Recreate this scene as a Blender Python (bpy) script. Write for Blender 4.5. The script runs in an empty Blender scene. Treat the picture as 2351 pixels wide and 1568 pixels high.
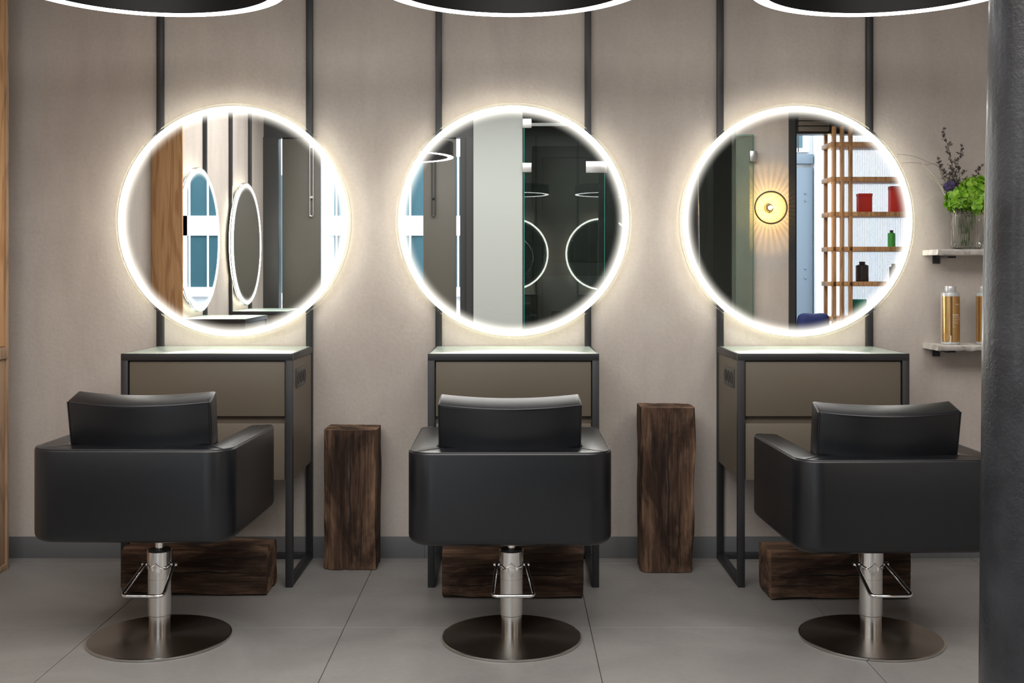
import bpy, bmesh, math, random
from mathutils import Vector, Matrix, noise
PI = math.pi
random.seed(7)
sc = bpy.context.scene
COL = sc.collection

# ------------------------------------------------------------------ camera, world, light, exposure
cd = bpy.data.cameras.new('camera'); cam = bpy.data.objects.new('camera', cd); COL.objects.link(cam)
cam.location = (0, 0, 1.3); cam.rotation_euler = (PI/2, 0, 0)
cd.sensor_fit = 'HORIZONTAL'; cd.sensor_width = 36; cd.lens = 2550/2351*36
cd.shift_y = -154/2351; cd.clip_start = 0.05; cd.clip_end = 100
sc.camera = cam
sc.view_settings.view_transform = 'Standard'; sc.view_settings.look = 'None'
sc.view_settings.exposure = 0.12; sc.view_settings.gamma = 1.0; sc.view_settings.use_curve_mapping = False

w = bpy.data.worlds.new('daylight'); sc.world = w; w.use_nodes = True
bg = w.node_tree.nodes['Background']; bg.inputs[0].default_value = (0.84, 0.92, 1.0, 1); bg.inputs[1].default_value = 4.4

def area(name, loc, rot, sx, sy, power, col):
    l = bpy.data.lights.new(name, 'AREA'); l.shape = 'RECTANGLE'; l.size = sx; l.size_y = sy
    l.energy = power; l.color = col
    o = bpy.data.objects.new(name, l); COL.objects.link(o); o.location = loc; o.rotation_euler = rot
    return o
area('ceiling_fill', (0.1, 2.1, 3.1), (0, 0, 0), 4.6, 1.4, 95, (1.0, 0.95, 0.90))  # unseen soft area lamp, added as general fill for the room
area('ceiling_fill', (0.1, 1.0, 3.1), (0, 0, 0), 4.6, 1.2, 120, (1.0, 0.97, 0.94))  # second added fill, nearer the camera

# ------------------------------------------------------------------ materials
MATS = {}
def mat(name, color=(.5, .5, .5), rough=.5, metal=0.0, spec=.5, emit=None, estr=0.0, **kw):
    m = bpy.data.materials.new(name); m.use_nodes = True
    b = m.node_tree.nodes['Principled BSDF']
    b.inputs['Base Color'].default_value = (*color, 1); b.inputs['Roughness'].default_value = rough
    b.inputs['Metallic'].default_value = metal; b.inputs['Specular IOR Level'].default_value = spec
    if emit: b.inputs['Emission Color'].default_value = (*emit, 1); b.inputs['Emission Strength'].default_value = estr
    for k, v in kw.items(): b.inputs[k.replace('_', ' ')].default_value = v
    MATS[name] = m
    return m
def nodes(m): return m.node_tree.nodes, m.node_tree.links, m.node_tree.nodes['Principled BSDF']
def coords(m, scale=(1, 1, 1), space='Object'):
    n, l, b = nodes(m)
    tc = n.new('ShaderNodeTexCoord'); mp = n.new('ShaderNodeMapping'); mp.inputs['Scale'].default_value = scale
    l.new(tc.outputs[space], mp.inputs['Vector']); return mp.outputs['Vector']
def geo_coords(m, scale=(1, 1, 1)):
    n, l, b = nodes(m)
    g = n.new('ShaderNodeNewGeometry'); mp = n.new('ShaderNodeMapping'); mp.inputs['Scale'].default_value = scale
    l.new(g.outputs['Position'], mp.inputs['Vector']); return mp.outputs['Vector']
def noisetex(m, vec, scale, detail=4, rough=.55, dist=0):
    n, l, b = nodes(m)
    t = n.new('ShaderNodeTexNoise'); t.inputs['Scale'].default_value = scale; t.inputs['Detail'].default_value = detail
    t.inputs['Roughness'].default_value = rough; t.inputs['Distortion'].default_value = dist
    l.new(vec, t.inputs['Vector']); return t.outputs['Fac']
def ramp(m, fac, stops):
    n, l, b = nodes(m)
    r = n.new('ShaderNodeValToRGB'); e = r.color_ramp.elements
    while len(e) < len(stops): e.new(.5)
    for el, (p, c) in zip(e, stops): el.position = p; el.color = (*c, 1)
    l.new(fac, r.inputs['Fac']); return r.outputs['Color']
def mix(m, a, b_, fac, mode='MIX'):
    n, l, b = nodes(m)
    x = n.new('ShaderNodeMix'); x.data_type = 'RGBA'; x.blend_type = mode
    for s, v in ((6, a), (7, b_)):
        if isinstance(v, tuple): x.inputs[s].default_value = (*v, 1)
        else: l.new(v, x.inputs[s])
    if isinstance(fac, float): x.inputs[0].default_value = fac
    else: l.new(fac, x.inputs[0])
    return x.outputs[2]
def setcol(m, c):
    n, l, b = nodes(m); l.new(c, b.inputs['Base Color'])
def bump(m, h, strength=.2, dist=.01):
    n, l, b = nodes(m)
    bp = n.new('ShaderNodeBump'); bp.inputs['Strength'].default_value = strength; bp.inputs['Distance'].default_value = dist
    l.new(h, bp.inputs['Height']); l.new(bp.outputs['Normal'], b.inputs['Normal'])

def plaster(name, c1, c2, c3):
    m = mat(name, c1, .85, spec=.25)
    v = geo_coords(m)
    big = noisetex(m, v, 1.1, 6, .6, .4); fine = noisetex(m, v, 60, 4, .6)
    vs = geo_coords(m, (3, 3, .8)); st = noisetex(m, vs, 1.6, 5, .65, .3)
    c = ramp(m, big, [(.32, c1), (.55, c2), (.72, c3)])
    c = mix(m, c, ramp(m, st, [(.3, (.78, .76, .77)), (.62, (1, 1, 1))]), .55, 'MULTIPLY')
    c = mix(m, c, ramp(m, fine, [(.3, (.86, .86, .86)), (.6, (1, 1, 1))]), .5, 'MULTIPLY')
    setcol(m, c); bump(m, fine, .25, .004)
    return m
plaster('plaster', (.46, .41, .37), (.50, .45, .408), (.53, .485, .44))
plaster('plaster_panel', (.45, .425, .37), (.49, .46, .40), (.52, .49, .43))

m = mat('tile', (.2, .19, .18), .42, spec=.45)
v = geo_coords(m); a_ = noisetex(m, v, 1.7, 7, .6, .8); f_ = noisetex(m, v, 45, 3, .6)
c = ramp(m, a_, [(.3, (.185, .178, .171)), (.5, (.225, .217, .209)), (.72, (.268, .258, .247))])
setcol(m, mix(m, c, ramp(m, f_, [(.3, (.85, .85, .85)), (.65, (1, 1, 1))]), .5, 'MULTIPLY')); bump(m, f_, .05, .002)
mat('grout', (.07, .067, .063), .9)
mat('baseboard_grey', (.115, .118, .123), .55)
mat('pendant_black', (.006, .006, .007), .5, spec=.3)
mat('black_metal', (.016, .016, .018), .42, spec=.5)
m = mat('taupe', (.112, .092, .068), .45, spec=.4)
mat('dark_gap', (.10, .08, .058), .6)
m = mat('top_glass', (.50, .60, .52), .22, spec=1.0)
v = coords(m); bump(m, noisetex(m, v, 160, 2), .25, .002)
mat('socket_black', (.008, .008, .009), .45, spec=.3); mat('socket_grey', (.06, .058, .052), .5)

m = mat('leather', (.0045, .0055, .0075), .33, spec=.55)
v = coords(m); bump(m, noisetex(m, v, 420, 2), .12, .001)
mat('piping', (.012, .013, .016), .4)
mat('chrome', (.78, .77, .75), .19, 1.0)
mat('polished_chrome', (.86, .86, .86), .04, 1.0)
m = mat('brushed_steel', (.30, .265, .235), .24, 1.0)
n, l, b = nodes(m)
b.inputs['Anisotropic'].default_value = .85
tg = n.new('ShaderNodeTangent'); tg.direction_type = 'RADIAL'; tg.axis = 'Z'; l.new(tg.outputs[0], b.inputs['Tangent'])
mat('steel_edge', (.55, .53, .5), .18, 1.0)

def timber_mat(name, dark, mid, light):
    m = mat(name, mid, .8, spec=.25)
    v = coords(m, (16, 16, 1.2)); g = noisetex(m, v, 2.2, 9, .72, .9)
    v2 = coords(m, (1, 1, .45)); p = noisetex(m, v2, 5, 5, .6, 1.0)
    v3 = coords(m, (60, 60, 2.5)); g2 = noisetex(m, v3, 2, 5, .7)
    c = ramp(m, g, [(.28, dark), (.48, mid), (.74, light)])
    c = mix(m, c, ramp(m, p, [(.40, (.24, .20, .19)), (.50, (.8, .76, .74)), (.62, (1.15, 1.1, 1.05))]), .9, 'MULTIPLY')
    c = mix(m, c, ramp(m, g2, [(.36, (.35, .33, .32)), (.5, (1, 1, 1))]), .6, 'MULTIPLY')
    n, l, b = nodes(m)                                             # paler sapwood along the arrises
    sx_ = n.new('ShaderNodeSeparateXYZ'); l.new(coords(m), sx_.inputs[0])
    ab = n.new('ShaderNodeMath'); ab.operation = 'ABSOLUTE'; l.new(sx_.outputs[0], ab.inputs[0])
    ad = n.new('ShaderNodeMath'); ad.operation = 'MULTIPLY_ADD'; ad.inputs[1].default_value = .16; l.new(p, ad.inputs[0]); l.new(ab.outputs[0], ad.inputs[2])
    c = mix(m, c, ramp(m, ad.outputs[0], [(.14, (.82, .80, .80)), (.19, (1.5, 1.5, 1.45))]), .9, 'MULTIPLY')
    setcol(m, c); bump(m, mix(m, g, g2, .5), 1.0, .014)
    return m
timber_mat('old_timber', (.030, .019, .013), (.105, .064, .043), (.26, .165, .108))
timber_mat('end_grain', (.05, .032, .02), (.20, .125, .078), (.34, .22, .145))
mat('crack', (.006, .004, .003), .9)

def oak_mat(name, c1, c2):
    m = mat(name, c1, .45, spec=.35)
    v = coords(m, (5, 5, .55)); nf = noisetex(m, v, 1.0, 3, .5, .3)
    n, l, b = nodes(m)
    wv = n.new('ShaderNodeMath'); wv.operation = 'MULTIPLY'; wv.inputs[1].default_value = 26; l.new(nf, wv.inputs[0])
    fr = n.new('ShaderNodeMath'); fr.operation = 'PINGPONG'; fr.inputs[1].default_value = 1; l.new(wv.outputs[0], fr.inputs[0])
    v2 = coords(m, (90, 90, 3)); f = noisetex(m, v2, 1.5, 4, .6)
    c = ramp(m, fr.outputs[0], [(.1, c2), (.45, c1), (1, c1)])
    setcol(m, mix(m, c, ramp(m, f, [(.35, (.7, .66, .6)), (.6, (1, 1, 1))]), .6, 'MULTIPLY'))
    return m
oak_mat('oak', (.72, .42, .21), (.55, .29, .13))
oak_mat('oak_pale', (.46, .31, .20), (.34, .22, .135))
oak_mat('oak_shelf', (.46, .26, .125), (.32, .165, .075))

mat('mirror', (.93, .95, .945), 0.0, 1.0)
mat('mirror_back', (.12, .12, .12), .6)
mat('led', (.9, .9, .9), .4, emit=(1.0, .98, .92), estr=11.0)
mat('led_back', (.9, .9, .9), .4, emit=(1.0, .93, .72), estr=14.0)
mat('pendant_led', (.9, .9, .9), .4, emit=(1.0, .97, .95), estr=10.0)
# frosted mirror margin: the ring's soft glow put in as emission, fading inwards
m = mat('frosted_glow', (.93, .95, .945), 0.0, 1.0, emit=(1.0, .96, .86), estr=1.0)
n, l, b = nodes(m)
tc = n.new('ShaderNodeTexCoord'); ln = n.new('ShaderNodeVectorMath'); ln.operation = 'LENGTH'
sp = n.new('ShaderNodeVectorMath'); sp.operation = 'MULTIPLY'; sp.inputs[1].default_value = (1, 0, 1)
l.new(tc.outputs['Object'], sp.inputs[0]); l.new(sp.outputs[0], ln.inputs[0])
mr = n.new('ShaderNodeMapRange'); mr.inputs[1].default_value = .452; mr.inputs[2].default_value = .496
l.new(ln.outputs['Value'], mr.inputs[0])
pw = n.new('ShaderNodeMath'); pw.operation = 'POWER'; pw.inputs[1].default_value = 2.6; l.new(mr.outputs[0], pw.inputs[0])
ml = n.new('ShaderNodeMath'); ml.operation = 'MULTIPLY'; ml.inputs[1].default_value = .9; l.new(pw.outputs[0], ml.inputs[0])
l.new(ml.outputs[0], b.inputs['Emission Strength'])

def glass_mat(name, col, rough=0.0, ior=1.45, alpha=None):
    return mat(name, col, rough, 0, .5, Transmission_Weight=1.0, IOR=ior)
glass_mat('acrylic', (.93, .98, .97), .03, 1.3)
glass_mat('clear_glass', (.985, .985, .975), .0, 1.3)
glass_mat('pane_glass', (.80, .93, .88), 0.0, 1.5)
mat('glass_edge', (.03, .22, .18), .15)
glass_mat('reeded_glass', (.93, .94, .97), .30, 1.3)
m = MATS['reeded_glass']; n, l, b = nodes(m)
wv = n.new('ShaderNodeTexWave'); wv.inputs['Scale'].default_value = 30; wv.bands_direction = 'X'; l.new(coords(m), wv.inputs['Vector'])
bump(m, wv.outputs['Fac'], 1.0, .01)
glass_mat('water', (.97, .98, .97), .0, 1.12)

m = mat('cast_iron', (.030, .034, .040), .34, spec=.35, Coat_Weight=.35, Coat_Roughness=.18, Coat_IOR=1.5)
v = coords(m); a_ = noisetex(m, v, 38, 5, .65); f_ = noisetex(m, v, 130, 3, .6)
setcol(m, ramp(m, noisetex(m, v, 5, 5, .6), [(.35, (.008, .010, .013)), (.65, (.026, .029, .035))]))
bump(m, mix(m, a_, f_, .35), .55, .006)

m = mat('marble', (.6, .58, .55), .5)
v = coords(m); t = noisetex(m, v, 9, 6, .65, 1.5)
setcol(m, ramp(m, t, [(.35, (.42, .38, .35)), (.5, (.62, .59, .55)), (.7, (.74, .72, .68))])); bump(m, noisetex(m, v, 60, 4), .5, .004)
mat('bottle_silver', (.56, .57, .58), .28, .35)
m = mat('bottle_gold', (.62, .38, .16), .2, .9)
mat('print_white', (.85, .82, .76), .5); mat('print_dark', (.05, .05, .06), .5)

m = mat('petal_green', (.24, .56, .03), .55, Subsurface_Weight=0.0)
v = coords(m); setcol(m, ramp(m, noisetex(m, v, 28, 3), [(.3, (.085, .24, .008)), (.5, (.20, .42, .018)), (.7, (.42, .62, .09))]))
mat('stem_green', (.05, .12, .02), .6); mat('dried_grey', (.075, .068, .052), .8); mat('dried_bud', (.058, .048, .045), .8)
mat('thistle_purple', (.075, .055, .14), .7); mat('grass_pale', (.52, .47, .37), .6); mat('grass_brown', (.20, .17, .12), .6)

mat('ceiling_dark', (.16, .15, .145), .9)
mat('dark_niche', (.022, .022, .021), .45); mat('dark_door', (.030, .029, .027), .5)
mat('dark_frame', (.028, .028, .028), .4); mat('taupe_door', (.085, .078, .064), .5)
mat('pier_white', (.38, .40, .38), .8)
m = plaster('facade_white', (.74, .75, .77), (.82, .83, .84), (.88, .88, .89))
mat('street_blue', (.13, .165, .20), .6); mat('blue_pane', (.045, .115, .14), .3); mat('street_ground', (.25, .25, .25), .9)
mat('white_frame', (.85, .86, .88), .5); mat('white_plastic', (.8, .8, .8), .4)
mat('fitting_steel', (.6, .6, .6), .3, .9)
mat('shutter_brown', (.10, .085, .07), .6)
mat('red_pack', (.55, .03, .02), .5); mat('green_pack', (.05, .33, .05), .4); mat('teal_pack', (.01, .28, .2), .5)
mat('dark_pack', (.03, .022, .022), .35); mat('navy', (.012, .022, .12), .8)
mat('warm_bulb', (1, .8, .4), .3, emit=(1.0, .66, .22), estr=7)
mat('amber', (.55, .36, .10), .3, spec=.6); mat('warm_strip', (1, .9, .7), .4, emit=(1, .82, .55), estr=5)

# ------------------------------------------------------------------ mesh helpers
def bm_new(): return bmesh.new()
def box(bm, lo, hi, bevel=0.0, seg=2):
    c = [(a+b)/2 for a, b in zip(lo, hi)]; s = [abs(b-a) for a, b in zip(lo, hi)]
    r = bmesh.ops.create_cube(bm, size=1, matrix=Matrix.Translation(c) @ Matrix.Diagonal((*s, 1)))
    if bevel > 0:
        es = list({e for v in r['verts'] for e in v.link_edges})
        bmesh.ops.bevel(bm, geom=es, offset=bevel, segments=seg, affect='EDGES', profile=.5, clamp_overlap=True)
    return bm
def lathe(bm, prof, n=48, axis='Z', center=(0, 0, 0), closed=False):
    """prof: (radius, height) pairs; a radius of 0 closes with a pole"""
    rings = []
    cx, cy, cz = center
    for r, h in prof:
        if r <= 1e-6:
            p = (0, 0, h)
            pts = [p]
        else:
            pts = [(r*math.cos(2*PI*k/n), r*math.sin(2*PI*k/n), h) for k in range(n)]
        out = []
        for (x, y, z) in pts:
            if axis == 'Y': x, y, z = x, z, -y
            if axis == 'X': x, y, z = z, y, -x
            out.append(bm.verts.new((x+cx, y+cy, z+cz)))
        rings.append(out)
    pairs = list(zip(rings, rings[1:]))
    if closed: pairs.append((rings[-1], rings[0]))
    for a, b in pairs:
        for k in range(n):
            k2 = (k+1) % n
            if len(a) == 1 and len(b) == 1: continue
            if len(a) == 1: f = (a[0], b[k2], b[k])
            elif len(b) == 1: f = (a[k], a[k2], b[0])
            else: f = (a[k], a[k2], b[k2], b[k])
            try: bm.faces.new(f)
            except ValueError: pass
    return bm
def cyl(bm, p0, p1, r, n=16, r1=None):
    return tube(bm, [p0, p1], r, n, r1)
def tube(bm, pts, r, n=8, r1=None, cyclic=False, caps=True):
    pts = [Vector(p) for p in pts]; N = len(pts); rings = []
    up = None
    for i, p in enumerate(pts):
        if cyclic: t = pts[(i+1) % N] - pts[i-1]
        else: t = pts[min(i+1, N-1)] - pts[max(i-1, 0)]
        t.normalize()
        if up is None:
            up = Vector((0, 0, 1)) if abs(t.z) < .9 else Vector((1, 0, 0))
        s = t.cross(up); s.normalize(); up = s.cross(t); up.normalize()
        rr = r if r1 is None else r + (r1-r)*i/(N-1)
        rings.append([bm.verts.new(p + rr*(math.cos(2*PI*k/n)*s + math.sin(2*PI*k/n)*up)) for k in range(n)])
    prs = list(zip(rings, rings[1:]))
    if cyclic: prs.append((rings[-1], rings[0]))
    for a, b in prs:
        for k in range(n): bm.faces.new((a[k], a[(k+1) % n], b[(k+1) % n], b[k]))
    if caps and not cyclic:
        bm.faces.new(rings[0][::-1]); bm.faces.new(rings[-1])
    return bm
def fillet(pts, r, n=5):
    pts = [Vector(p) for p in pts]; out = [pts[0]]
    for i in range(1, len(pts)-1):
        p = pts[i]; a = (pts[i-1]-p).normalized(); b = (pts[i+1]-p).normalized()
        p0 = p + a*r; p1 = p + b*r
        for k in range(n+1):
            t = k/n; out.append(p0*(1-t)**2 + p*2*t*(1-t) + p1*t*t)
    out.append(pts[-1]); return out
def meshdata(name, bm, m, smooth=True, angle=35):
    bmesh.ops.recalc_face_normals(bm, faces=bm.faces)
    me = bpy.data.meshes.new(name); bm.to_mesh(me); bm.free()
    if m: me.materials.append(MATS[m] if isinstance(m, str) else m)
    if smooth:
        me.shade_smooth(); me.set_sharp_from_angle(angle=math.radians(angle))
    return me
def obj(name, bm, m, parent=None, loc=(0, 0, 0), rot=(0, 0, 0), **kw):
    me = bm if isinstance(bm, bpy.types.Mesh) else meshdata(name, bm, m, **kw)
    o = bpy.data.objects.new(name, me); COL.objects.link(o)
    o.location = loc; o.rotation_euler = rot
    if parent: o.parent = parent
    return o
def tag(o, label, cat, group=None):
    o['label'] = label; o['category'] = cat
    if group: o['group'] = group
    return o
def thing(name, label, cat, loc=(0, 0, 0), rz=0, group=None):
    o = bpy.data.objects.new(name, None); COL.objects.link(o); o.empty_display_size = .1
    o.location = loc; o.rotation_euler = (0, 0, rz)
    return tag(o, label, cat, group)
def struct(name, bm, m, parent=None, **kw):
    o = obj(name, bm, m, parent, **kw)
    if parent is None: o['kind'] = 'structure'
    return o
def copy_tree(o, parent=None):
    c = o.copy(); COL.objects.link(c)
    c.parent = parent
    for ch in list(o.children): copy_tree(ch, c)
    return c
def place(o, loc, rz, label):
    o.location = loc; o.rotation_euler = (0, 0, rz); o['label'] = label
def bx(*boxes, bevel=0.0):
    bm = bm_new()
    for lo, hi in boxes: box(bm, lo, hi, bevel)
    return bm

# ------------------------------------------------------------------ room shell
WY = 5.10; LX = -2.37; RX = 4.30; BY = -0.50; CZ = 3.25
fl = struct('floor', bx(((LX-.2, -.75, -.06), (RX+.2, WY+.2, -.004))), 'grout')
T = .905; x0s = [-.617 + T*k for k in range(-3, 7)]; y0s = [4.09 + T*k for k in range(-6, 3)]
tile_cache = {}
for x in x0s:
    for y in y0s:
        xa, xb = max(x, LX), min(x+T, RX); ya, yb = max(y, BY-.2), min(y+T, WY)
        if xb-xa < .02 or yb-ya < .02: continue
        key = (round(xb-xa, 3), round(yb-ya, 3))
        if key not in tile_cache:
            tile_cache[key] = meshdata('tile', box(bm_new(), (.0012, .0012, -.004), (xb-xa-.0012, yb-ya-.0012, 0), .0008, 1), 'tile', smooth=False)
        obj('tile', tile_cache[key], None, fl, (xa, ya, 0))
struct('ceiling', bx(((LX-.2, -.75, CZ), (RX+.2, WY+.2, CZ+.1))), 'ceiling_dark')
struct('wall_front', bx(((LX-.2, WY, 0), (RX+.2, WY+.15, CZ))), 'plaster')
struct('wall_left', bx(((LX-.15, -.70, 0), (LX, WY, CZ))), 'plaster')
struct('wall_right', bx(((RX, -.70, 0), (RX+.15, WY, CZ))), 'plaster')
bb = struct('baseboard_front', bx(((LX, WY-.010, 0), (-1.62, WY, .097)), ((-1.6195, WY-.010, 0), (-.4, WY, .097)), ((-.3995, WY-.010, 0), (.8, WY, .097)),
       ((.8005, WY-.010, 0), (2.0, WY, .097)), ((2.0005, WY-.010, 0), (RX, WY, .097)), bevel=.001), 'baseboard_grey')
# back wall (behind the camera, seen in the mirrors): entrance, pier, glazed niche, shopfront
struct('wall_back', bx(((LX, BY-.2, 2.90), (RX, BY, CZ)), ((2.13, BY-.2, 0), (2.63, BY, 2.90)), ((2.63, BY-.2, 0), (RX, BY, .62))), 'plaster')
struct('wall_back', bx(((-.366, BY-.2, 0), (.10, BY+.02, 2.90))), 'pier_white')
struct('trim_1', bx(((LX, BY-.16, 2.58), (-.366, BY-.04, 2.90)), ((LX, BY-.15, 0), (-2.225, BY-.01, 2.58)),
       ((-.435, BY-.15, 0), (-.366, BY+.0, 2.58)), ((-.495, BY-.13, 0), (-.435, BY-.03, 2.58))), 'dark_frame')
for nm, xa, xb in (('door_1', -2.20, -1.835), ('door_2', -.85, -.535)):
    d = struct(nm, bx(((xa, BY-.12, .01), (xb, BY-.07, 2.579)), bevel=.004), 'taupe_door')
    hx = xb-.08 if xa < -1 else xa+.1
    hb = tube(bm_new(), fillet([(hx-.016, BY-.045, 2.50), (hx-.016, BY-.045, 1.83), (hx+.016, BY-.045, 1.83), (hx+.016, BY-.045, 2.50)], .014), .006, 8)
    box(hb, (hx-.02, BY-.072, 2.48), (hx+.02, BY-.04, 2.51)); box(hb, (hx-.02, BY-.072, 2.0), (hx+.02, BY-.04, 2.02))
    obj('pull_rod', hb, 'fitting_steel' if xa < -1 else 'dark_frame', d)
# glazed niche
struct('wall_niche', bx(((.10, -1.75, 0), (2.13, -1.70, 2.90)), ((.05, -1.75, 0), (.10, BY-.2, 2.90)), ((2.13, -1.75, 0), (2.18, BY-.2, 2.90)),
       ((.05, -1.75, 2.90), (2.18, BY-.2, 2.95)), ((.05, -1.75, -.05), (2.18, BY-.2, -.001))), 'dark_niche')
dn = struct('door_3', bx(((.22, -1.70, 0), (1.10, -1.66, 2.62)), bevel=.004), 'dark_door')
obj('door_panel', bx(((.32, -1.66, 1.4), (1.0, -1.645, 2.5)), bevel=.006), 'dark_door', dn)
obj('door_panel', bx(((.32, -1.66, .2), (1.0, -1.645, 1.25)), bevel=.006), 'dark_door', dn)
dn2 = struct('door_4', bx(((1.15, -1.70, 0), (2.05, -1.66, 2.62)), bevel=.004), 'dark_door')
obj('door_panel', bx(((1.25, -1.66, 1.4), (1.95, -1.645, 2.5)), bevel=.006), 'dark_door', dn2)
obj('door_panel', bx(((1.25, -1.66, .2), (1.95, -1.645, 1.25)), bevel=.006), 'dark_door', dn2)
gd = struct('door_5', bx(((.118, BY+.026, .01), (.875, BY+.036, 2.71))), 'pane_glass')
obj('glass_edge', bx(((.110, BY+.025, .01), (.118, BY+.037, 2.71)), ((.875, BY+.025, .01), (.879, BY+.037, 2.71))), 'glass_edge', gd)
for z in (2.705, 2.285, .12):
    obj('hinge', bx(((.10, BY+.018, z-.045), (.185, BY+.048, z+.045)), bevel=.003), 'fitting_steel', gd)
obj('lock_plate', bx(((.70, BY+.018, 2.235), (.90, BY+.048, 2.345)), bevel=.003), 'fitting_steel', gd)
gp = struct('window_1', bx(((.885, BY+.026, .01), (2.285, BY+.036, 2.62))), 'pane_glass')
obj('glass_edge', bx(((2.285, BY+.025, .01), (2.292, BY+.037, 2.62)), ((.885, BY+.025, 2.62), (2.292, BY+.037, 2.625))), 'glass_edge', gp)
obj('hinge', bx(((2.255, BY+.0, 2.37), (2.32, BY+.048, 2.47)), bevel=.003), 'fitting_steel', gp)
# shopfront
struct('trim_2', bx(((2.63, BY-.18, 0), (2.69, BY+.02, 2.90)), ((2.69, BY-.16, 2.64), (RX, BY-.02, 2.90)), ((2.69, BY-.13, .62), (2.72, BY-.05, 2.64))), 'dark_frame')
sh = thing('roller_shutter_box', 'brown roller shutter casing across the top of the shop window', 'shutter', (2.72, BY+.01, 2.66))
for k in range(4):
    obj('slat', bx(((0, -.02, .05*k), (.29, .03, .05*k+.044)), bevel=.006), 'shutter_brown', sh)
tag(obj('wall_heater', bx(((2.80, BY+.005, 2.885), (3.35, BY+.12, 3.02)), bevel=.012), 'white_plastic'), 'white wall mounted unit above the shop window', 'heater')
bench = tag(obj('window_bench', bx(((2.70, BY-.16, .62), (4.28, BY+.28, .70)), bevel=.01), 'white_frame'), 'pale window bench inside the shopfront under the cushion', 'bench')
cb = bm_new()
bmesh.ops.create_uvsphere(cb, u_segments=24, v_segments=16, radius=1)
for v_ in cb.verts:
    x, y, z = v_.co; s = lambda t: math.copysign(abs(t)**.55, t)
    pinch = 1 - .18*(1-abs(s(x)))*(abs(s(z)))
    v_.co = (s(x)*.155, y*.075, s(z)*.12*pinch)
tag(obj('cushion', cb, 'navy', loc=(2.87, BY-.02, .825), rot=(-.2, 0, 0)), 'navy blue velvet cushion on the window bench, seen in the mirror', 'cushion')

# street outside
struct('street', bx(((-9, -9, -.12), (12, BY-.2, -.06))), 'street_ground')
fc = tag(obj('facade', bx(((-9, -5.4, -.1), (12, -5.1, 7.5)), ((2.9, -5.1, -.1), (3.12, -4.95, 3.6)), ((4.10, -5.1, -.1), (4.9, -4.9, 3.6))), 'facade_white'), 'white rendered facade across the street, seen through the openings', 'building')
for X0 in (-2.5, -.85):
    fw = obj('window_frame', bx(((X0, -5.1, 1.78), (X0+1.5, -5.03, 2.05)), ((X0, -5.1, .95), (X0+1.5, -5.03, 1.08)), ((X0, -5.1, 2.85), (X0+1.5, -5.03, 2.95)), ((X0+.66, -5.1, .95), (X0+.74, -5.03, 2.9))), 'white_frame', fc)
    for xa, xb in ((X0+.08, X0+.66), (X0+.74, X0+1.42)):
        for za, zb in ((1.08, 1.78), (2.05, 2.85)):
            obj('pane', bx(((xa, -5.1, za), (xb, -5.06, zb))), 'blue_pane', fw)
    for k in range(6):
        obj('window_bar', tube(bm_new(), [(X0+.12+.25*k, -5.0, 1.0), (X0+.12+.25*k, -5.0, 2.9)], .014, 6), 'white_frame', fc)
for xa in (-5.2, -3.9, 1.7):
    f2 = obj('window_frame', bx(((xa, -5.1, .9), (xa+.95, -5.04, 2.7))), 'white_frame', fc)
    obj('pane', bx(((xa+.08, -5.06, 1.0), (xa+.87, -5.03, 2.6))), 'blue_pane', f2)
bd = tag(obj('street_door', bx(((3.12, -5.1, -.1), (4.08, -5.0, 2.75)), ((3.12, -5.1, 2.80), (4.08, -4.98, 2.93)), bevel=.005), 'street_blue'), 'riveted grey blue metal door across the street, seen in the mirror', 'door')
obj('transom', bx(((3.16, -5.1, 2.96), (4.04, -5.04, 3.5)), bevel=.01), 'white_frame', bd)
obj('pane', bx(((3.24, -5.05, 3.02), (3.95, -5.03, 3.42))), 'blue_pane', bd)
rb = bm_new()
for z in (.45, .55, 1.25, 1.38, 2.3, 2.4):
    for x in (3.22, 3.45, 3.68, 3.83, 3.98):
        lathe(rb, [(0, .018), (.014, .012), (.02, 0)], 8, 'Y', (x, -5.0, z))
obj('rivets', rb, 'street_blue', bd)['kind'] = 'stuff'
gb = bm_new()
for k in range(5): tube(gb, [(3.2+.17*k, -4.99, 2.96), (3.2+.17*k, -4.99, 3.5)], .009, 6)
obj('grille', gb, 'dark_frame', bd)

# oak window shelving (in the right-hand mirror)
osx = thing('display_shelving', 'oak display shelving with reeded glass in the shop window', 'shelving', (3.03, BY+.06, .70))
ZT = 2.0
for x in (0.0, .075, .155, 1.15):
    obj('upright', bx(((x, -.03, 0), (x+.032, .02, ZT)), ((x, -.30, 0), (x+.032, -.26, ZT)), bevel=.002), 'oak_shelf', osx)
for k in range(7):
    z = .51+.33*(k-1)-.0
    obj('shelf', bx(((-.02, -.30, z-.022), (1.2, .02, z+.022)), bevel=.002), 'oak_shelf', osx)
obj('reeded_pane', bx(((.187, -.255, 0), (1.15, -.245, ZT))), 'reeded_glass', osx)
obj('light_strip', bx(((.036, -.29, 0), (.060, -.275, ZT))), 'warm_strip', osx)
def pack(name, x, k, w_, h_, m_, label, cat, dy=-.12, cap=False):
    z = .70 + .51+.33*(k-1)+.022
    t_ = thing(name, label, cat, (3.03+x, BY+.06+dy, z), 0)
    if cap:
        obj('body', lathe(bm_new(), [(0, 0), (w_*.48, 0), (w_/2, .01), (w_/2, h_*.8), (w_*.3, h_*.86), (0, h_*.86)], 20), m_, t_)
        obj('cap', lathe(bm_new(), [(w_*.22, h_*.86), (w_*.24, h_), (0, h_)], 16), 'dark_pack', t_)
    else:
        obj('body', bx(((-w_/2, -.04, 0), (w_/2, .04, h_*.86)), bevel=.004), m_, t_)
        obj('lid', bx(((-w_/2-.002, -.042, h_*.86), (w_/2+.002, .042, h_)), bevel=.003), m_, t_)
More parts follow.
